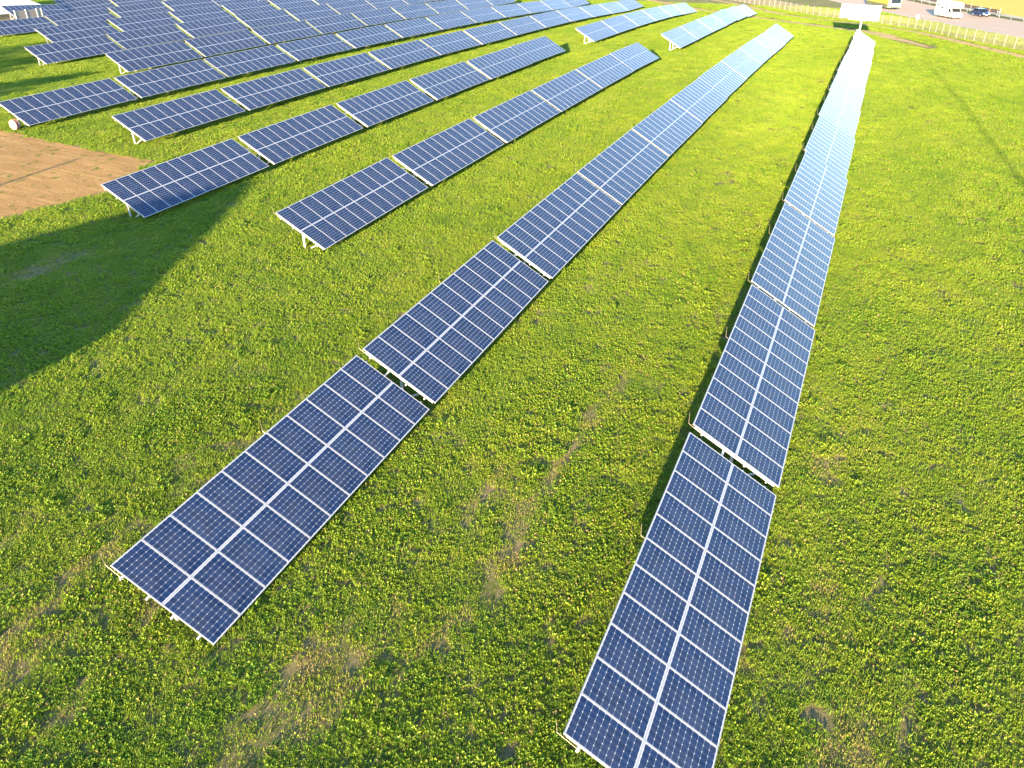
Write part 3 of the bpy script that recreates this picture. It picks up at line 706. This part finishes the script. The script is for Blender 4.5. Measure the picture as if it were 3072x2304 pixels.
def clump(kind, seed):
    rr = random.Random(seed); V, F, Tn = [], [], []
    def blade(c, L, w, az, lean, t):
        i = len(V); d = Vector((math.cos(az), math.sin(az), 0)); s = Vector((-d.y, d.x, 0)) * w / 2
        m = c + d * L * math.sin(lean * .5) * .5 + Vector((0, 0, L * .55)); e = c + d * L * math.sin(lean) + Vector((0, 0, L * math.cos(lean)))
        V.extend([c - s, c + s, m + s * .8, m - s * .8, e]); F.extend([(i, i + 1, i + 2, i + 3), (i + 3, i + 2, i + 4)]); Tn.extend([t] * 5)
    def leaf(c, L, w, az, el, t):
        i = len(V); d = Vector((math.cos(az) * math.cos(el), math.sin(az) * math.cos(el), math.sin(el))); s = Vector((-math.sin(az), math.cos(az), 0)) * w / 2
        u = s.cross(d).normalized() * (-.12 * w); m = c + d * L * .55
        V.extend([c, m + s + u, c + d * L + Vector((0, 0, -.12 * L)), m - s + u, m - u]); F.extend([(i, i + 1, i + 4), (i + 1, i + 2, i + 4), (i + 2, i + 3, i + 4), (i + 3, i, i + 4)]); Tn.extend([t] * 5)
    def spot(r=.36):
        a = rr.uniform(0, 6.283); q = r * math.sqrt(rr.random()); return Vector((q * math.cos(a), q * math.sin(a), 0))
    nb, nr, dry, hh = {0: (250, 22, .03, 1.0), 1: (150, 40, .04, 1.05), 2: (300, 10, .07, 1.1), 3: (140, 16, .12, .85), 4: (230, 3, .75, .9), 5: (120, 8, .35, .8), 6: (130, 46, .05, 1.2), 7: (16, 8, .1, .7), 8: (80, 12, .08, 1.9)}[kind]
    for _ in range(nb):
        t = rr.uniform(.80, 1.05) if rr.random() < dry else min(.85, max(0, rr.gauss(.45, .14)))
        blade(spot(), rr.uniform(.05, .12) * hh, rr.uniform(.008, .014), rr.uniform(0, 6.283), rr.uniform(.15, 1.1), t)
    for _ in range(nr):
        c = spot(.33); k = rr.randint(4, 8); base = rr.gauss(.46, .10); sz = rr.uniform(.7, 1.25) * hh; a0 = rr.uniform(0, 6.283); hz = rr.uniform(.0, .045) * hh
        if rr.random() < dry * .6: base = rr.uniform(.8, 1.05)
        for j in range(k):
            leaf(c + Vector((0, 0, hz)), rr.uniform(.045, .09) * sz, rr.uniform(.021, .037) * sz, a0 + j * 6.283 / k + rr.uniform(-.4, .4), rr.uniform(.3, 1.3), base + rr.uniform(-.09, .09))
    return leafmesh('meadow_clump', V, F, Tn)
clumps = bpy.data.collections.new('meadow_clumps')
for kd in range(9):
    for j in range(2):
        o = bpy.data.objects.new('meadow_clump_%02d' % (kd * 2 + j), clump(kd, 100 + kd * 2 + j)); clumps.objects.link(o)

cy_, sy_ = math.cos(YAW), math.sin(YAW); cp_, sp_ = math.cos(PITCH), math.sin(PITCH)
FWD = Vector((cy_ * cp_, sy_ * cp_, sp_)); RT = Vector((sy_, -cy_, 0)); UP = RT.cross(FWD)
RT2 = math.cos(ROLL) * RT + math.sin(ROLL) * UP; UP2 = -math.sin(ROLL) * RT + math.cos(ROLL) * UP
def in_view(x, y, z, m):
    p = np.stack([x - CAM.x, y - CAM.y, z - CAM.z], 1); a = p @ np.array(RT2); b = p @ np.array(UP2); c = p @ np.array(FWD)
    return (c > 1) & (abs(a / c * FPX) < 1536 * (1 + m)) & (abs(b / c * FPX) < 1152 * (1 + m))
def dist_poly(x, y, P):
    d = np.full(len(x), 1e9)
    for a, b in zip(P[:-1], P[1:]):
        ax, ay, bx, by = a[0], a[1], b[0], b[1]; L2 = (bx - ax) ** 2 + (by - ay) ** 2
        t = np.clip(((x - ax) * (bx - ax) + (y - ay) * (by - ay)) / L2, 0, 1); d = np.minimum(d, np.hypot(x - ax - t * (bx - ax), y - ay - t * (by - ay)))
    return d
PX, PY, PS, PK = [], [], [], []
for d0, d1 in [(12, 24), (24, 34), (34, 46), (46, 60), (60, 80), (80, 110), (110, 150), (150, 205)]:
    s = max(1., ((d0 + d1) / 2 / 30) ** .42); stp = .40 * s
    n = int(2 * d1 / stp); gx, gy = np.meshgrid(np.arange(-10, d1 + 12, stp), np.arange(-45, d1 + 12, stp)); gx, gy = gx.ravel(), gy.ravel()
    gx = gx + rng.uniform(-.5, .5, len(gx)) * stp; gy = gy + rng.uniform(-.5, .5, len(gy)) * stp
    dd = np.hypot(gx - CAM.x, gy - CAM.y); dd = np.hypot(dd, CAM.z)
    k = (dd >= d0) & (dd < d1); gx, gy = gx[k], gy[k]
    k = in_view(gx, gy, np.full(len(gx), .3), .5); gx, gy = gx[k], gy[k]
    tr = (gx - R0.x) * RN.x + (gy - R0.y) * RN.y
    rn = rng.random(len(gx))
    k = tr < -.6
    k &= (dist_poly(gx, gy, TRACK1) > 1.15 + .5 * rn) & ((dist_poly(gx, gy, TRACK2) > 1.5 + .8 * rn))
    k &= ~(inpoly(gx, gy, DIRT) & (rn > .07))
    k &= ~((gy > 133) & (gx < 97))
    gx, gy, rn = gx[k], gy[k], rn[k]
    w = worn(gx, gy); r2 = rng.random(len(gx))
    k = r2 > w * .55; gx, gy, w = gx[k], gy[k], w[k]; r2 = rng.random(len(gx))
    lush = N3(gx * .22, gy * .35)
    leafy = N2(gx * .12 + 40, gy * .2)
    kd = np.where(w > .42, np.where(r2 < .40, 4, np.where(r2 < .78, 5, 3)), np.where(w > .2, np.where(r2 < .4, 3, np.where(r2 < .6, 5, 2)),
         np.where(lush > .58, np.where(r2 < .6, 6, 1), np.where(leafy > .52, np.where(r2 < .6, 1, 0), np.where(r2 < .5, 0, np.where(r2 < .9, 2, 1))))))
    kd = np.where((rng.random(len(gx)) < .035) & (w < .25), 8, kd)
    kd = np.where(inpoly(gx, gy, DIRT), 7, kd)
    PX.append(gx); PY.append(gy); PS.append(s * rng.uniform(.8, 1.2, len(gx))); PK.append(kd * 2 + rng.integers(0, 2, len(gx)))
PX, PY, PS, PK = map(np.concatenate, (PX, PY, PS, PK)); PZ = hgt(PX, PY)
print('meadow clumps', len(PX))
me = bpy.data.meshes.new('grass'); me.vertices.add(len(PX)); me.vertices.foreach_set('co', np.stack([PX, PY, PZ], 1).astype(np.float32).ravel())
for nm, typ, v in (('pick', 'INT', PK.astype(np.int32)), ('turn', 'FLOAT', rng.uniform(0, 6.283, len(PX)).astype(np.float32))):
    me.attributes.new(nm, typ, 'POINT').data.foreach_set('value', v)
sv = np.stack([PS, PS, PS ** .45 * rng.uniform(.75, 1.25, len(PX)) * (.75 + .6 * N1(PX * .9 + 5, PY * .9))], 1).astype(np.float32)
me.attributes.new('size', 'FLOAT_VECTOR', 'POINT').data.foreach_set('vector', sv.ravel())
grass = tag(link(bpy.data.objects.new('grass', me)), 'yellow green meadow of grass and broad leaved weeds between the solar rows', 'grass', kind='stuff')
ng = bpy.data.node_groups.new('meadow', 'GeometryNodeTree')
ng.interface.new_socket('Geometry', in_out='INPUT', socket_type='NodeSocketGeometry'); ng.interface.new_socket('Geometry', in_out='OUTPUT', socket_type='NodeSocketGeometry')
nn = ng.nodes; gi, go = nn.new('NodeGroupInput'), nn.new('NodeGroupOutput')
ip = nn.new('GeometryNodeInstanceOnPoints'); ci = nn.new('GeometryNodeCollectionInfo'); ci.inputs['Collection'].default_value = clumps
ci.inputs['Separate Children'].default_value = True; ci.inputs['Reset Children'].default_value = True
def named(n, typ):
    x = nn.new('GeometryNodeInputNamedAttribute'); x.data_type = typ; x.inputs['Name'].default_value = n
    return next(o for o in x.outputs if o.enabled and o.name == 'Attribute')
L = ng.links.new
L(gi.outputs[0], ip.inputs['Points']); L(ci.outputs[0], ip.inputs['Instance']); ip.inputs['Pick Instance'].default_value = True
L(named('pick', 'INT'), ip.inputs['Instance Index'])
cx = nn.new('ShaderNodeCombineXYZ'); L(named('turn', 'FLOAT'), cx.inputs[2]); L(cx.outputs[0], ip.inputs['Rotation'])
L(named('size', 'FLOAT_VECTOR'), ip.inputs['Scale']); L(ip.outputs[0], go.inputs[0])
gm = grass.modifiers.new('meadow', 'NODES'); gm.node_group = ng

# ------------------------------------------------------------------ light, sky, camera
world = bpy.data.worlds.new('World'); scene.world = world; world.use_nodes = True
wt = world.node_tree; bg = wt.nodes['Background']; sky = wt.nodes.new('ShaderNodeTexSky'); sky.sky_type = 'NISHITA'; sky.sun_disc = False
sky.sun_elevation = SUN_EL; sky.sun_rotation = math.atan2(math.cos(SUN_AZ), math.sin(SUN_AZ)) % (2 * math.pi)
sky.altitude = 400; sky.air_density = 1.0; sky.dust_density = .05; sky.ozone_density = 2.6
wt.links.new(sky.outputs[0], bg.inputs[0]); bg.inputs[1].default_value = 0.145
sun = bpy.data.lights.new('sun', 'SUN'); sun.energy = 4.9; sun.angle = R(.6); sun.color = (1.0, .79, .50)
so = link(bpy.data.objects.new('sun', sun)); dirv = Vector((math.cos(SUN_AZ) * math.cos(SUN_EL), math.sin(SUN_AZ) * math.cos(SUN_EL), math.sin(SUN_EL)))
so.rotation_euler = dirv.to_track_quat('Z', 'Y').to_euler(); so.location = dirv * 120
cam = bpy.data.cameras.new('camera'); cam.sensor_width = 36; cam.sensor_fit = 'HORIZONTAL'; cam.lens = FPX / 3072 * 36; cam.clip_start = .1; cam.clip_end = 6000
co = link(bpy.data.objects.new('camera', cam)); M = Matrix((RT2, UP2, -FWD)).transposed().to_4x4(); M.translation = CAM; co.matrix_world = M
scene.camera = co
vs = scene.view_settings; scene.display_settings.display_device = 'sRGB'; vs.view_transform = 'Standard'; vs.look = 'None'; vs.gamma = 1; vs.use_curve_mapping = False; vs.exposure = 2.25
scene.cycles.max_bounces = 6; scene.cycles.transparent_max_bounces = 12; scene.cycles.use_denoising = True
